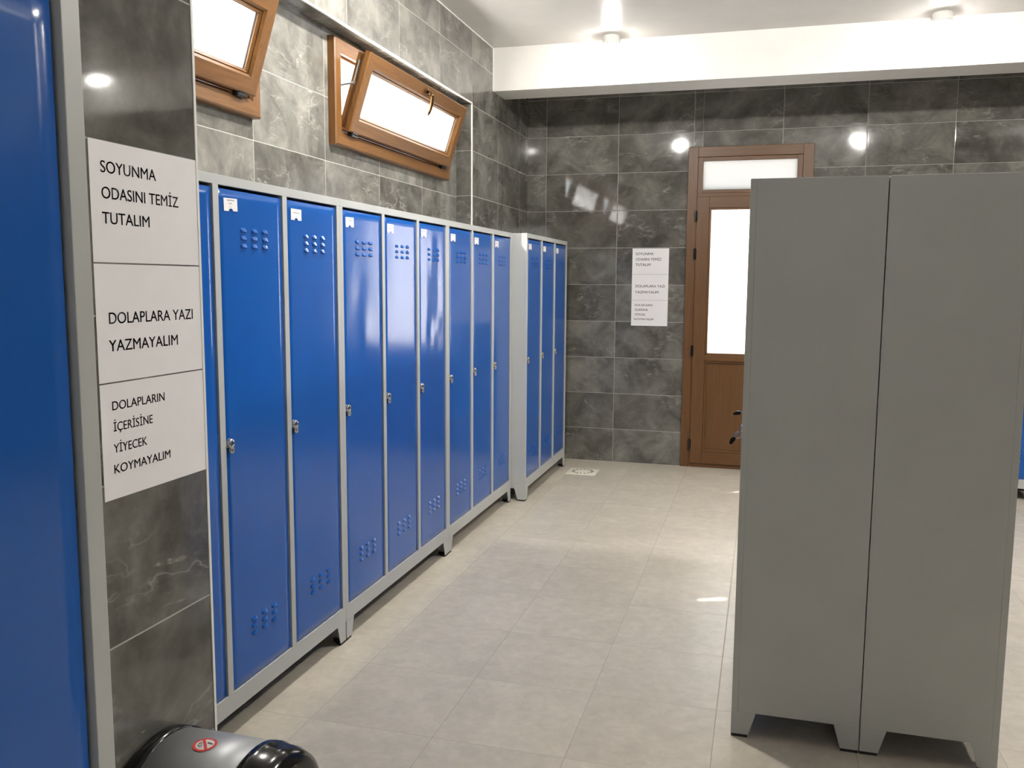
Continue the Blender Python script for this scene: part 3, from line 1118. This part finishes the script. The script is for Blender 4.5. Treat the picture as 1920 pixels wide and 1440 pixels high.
bm = bmesh.new()
half_barrel(bm, [(bx0 + 0.028, 0.1590), (bx0 + 0.12, 0.1596), (bx1 - 0.072, 0.1590)])
lid = link('bin_lid', bm, M['silver'], bn, label='silver domed swing lid')
bm = bmesh.new()
half_barrel(bm, [(bx0, 0.150), (bx0 + 0.001, 0.158), (bx0 + 0.004, 0.1615), (bx0 + 0.028, 0.1625), (bx0 + 0.031, 0.1575)])
link('lid_end', bm, M['binblack'], bn)
bm = bmesh.new()
half_barrel(bm, [(bx1 - 0.074, 0.1575), (bx1 - 0.072, 0.1615), (bx1 - 0.058, 0.1618), (bx1 - 0.055, 0.1590), (bx1 - 0.026, 0.1570), (bx1 - 0.008, 0.150), (bx1 - 0.002, 0.140), (bx1, 0.125)])
link('lid_end', bm, M['binblack'], bn)
# no-smoking sticker bent over the lid
SK = 1.22
sx, sth, sr = -0.026, math.radians(92), 0.0185


def on_lid(u, v, r):
    th = sth - v * SK / BR
    return (sx + u * SK, r * math.cos(th), BZC + r * math.sin(th))


bm = bmesh.new()


def disc(r0, r1, lift, mi, n=40, a0=0, a1=2 * math.pi):
    for k in range(n):
        t0, t1 = a0 + (a1 - a0) * k / n, a0 + (a1 - a0) * (k + 1) / n
        q = [(r0, t0), (r1, t0), (r1, t1), (r0, t1)]
        f = bm.faces.new([bm.verts.new(on_lid(r * math.cos(t), -r * math.sin(t), 0.1597 + lift)) for r, t in q])
        f.material_index = mi


def strip(p, q, w, lift, mi):
    n = 6
    dx, dy = q[0] - p[0], q[1] - p[1]
    L = math.hypot(dx, dy)
    ox, oy = -dy / L * w / 2, dx / L * w / 2
    for k in range(n):
        t0, t1 = k / n, (k + 1) / n
        a_ = (p[0] + dx * t0, p[1] + dy * t0)
        b_ = (p[0] + dx * t1, p[1] + dy * t1)
        f = bm.faces.new([bm.verts.new(on_lid(x, -y, 0.1597 + lift)) for x, y in ((a_[0] + ox, a_[1] + oy), (b_[0] + ox, b_[1] + oy), (b_[0] - ox, b_[1] - oy), (a_[0] - ox, a_[1] - oy))])
        f.material_index = mi


disc(0.0005, 0.0145, 0.0007, 1)
disc(0.0143, sr, 0.0008, 0)
strip((0.0015, -0.0050), (0.0120, -0.0027), 0.0028, 0.0011, 2)          # cigarette
for cx_, cy_, rr in ((-0.0066, 0.0036, 0.0030), (-0.0080, -0.0010, 0.0024), (-0.0035, 0.0070, 0.0024)):     # smoke curls
    for k in range(12):
        t0, t1 = 2 * math.pi * k / 14, 2 * math.pi * (k + 1) / 14
        strip((cx_ + rr * math.cos(t0), cy_ + rr * math.sin(t0)), (cx_ + rr * math.cos(t1), cy_ + rr * math.sin(t1)), 0.0012, 0.0011, 2)
strip((-0.0108, -0.0128), (0.0108, 0.0132), 0.0040, 0.0014, 0)         # red bar
bmesh.ops.recalc_face_normals(bm, faces=bm.faces)
link('sticker', bm, [M['red'], M['stickerwhite'], M['ink']], lid, label='round red no-smoking sticker')

# ------------------------------------------------------------------ ceiling lamps
LAMP_LABEL = {
    0: 'white round ceiling lamp by the beam, nearer the window wall',
    1: 'white round ceiling lamp by the beam, above the grey locker sides',
}
for i, (kind, lx, ly) in enumerate(LAMPS):
    lp = thing('ceiling_lamp', LAMP_LABEL.get(i, 'white round ceiling lamp further from the beam' if kind == 'mid' else 'white round ceiling lamp by the beam, far right end'), 'lamp', (lx, ly, ZC), 0, 'ceiling lamps')
    dep = 0.030 if kind == 'mid' else 0.058          # the row by the beam has deeper white housings
    bm = bmesh.new()
    lathe(bm, [(0.0001, 0.0), (0.052, 0.0), (0.058, -0.005), (0.060, -dep + 0.010), (0.057, -dep), (0.0001, -dep)], 36, 'z')
    link('housing', bm, M['trim'], lp)
    bm = bmesh.new()
    hgt = 0.060 if kind == 'mid' else 0.022
    lathe(bm, [(0.054 * math.cos(t_), -dep - 0.0002 - hgt * math.sin(t_)) for t_ in [math.pi / 2 * q_ / 8 for q_ in range(8)]] + [(0.0001, -dep - hgt)], 30, 'z')
    link('diffuser', bm, M['lens'][kind], lp, smooth=True)
S.cycles.use_denoising = True
S.cycles.max_bounces = 10
S.cycles.sample_clamp_indirect = 6.0
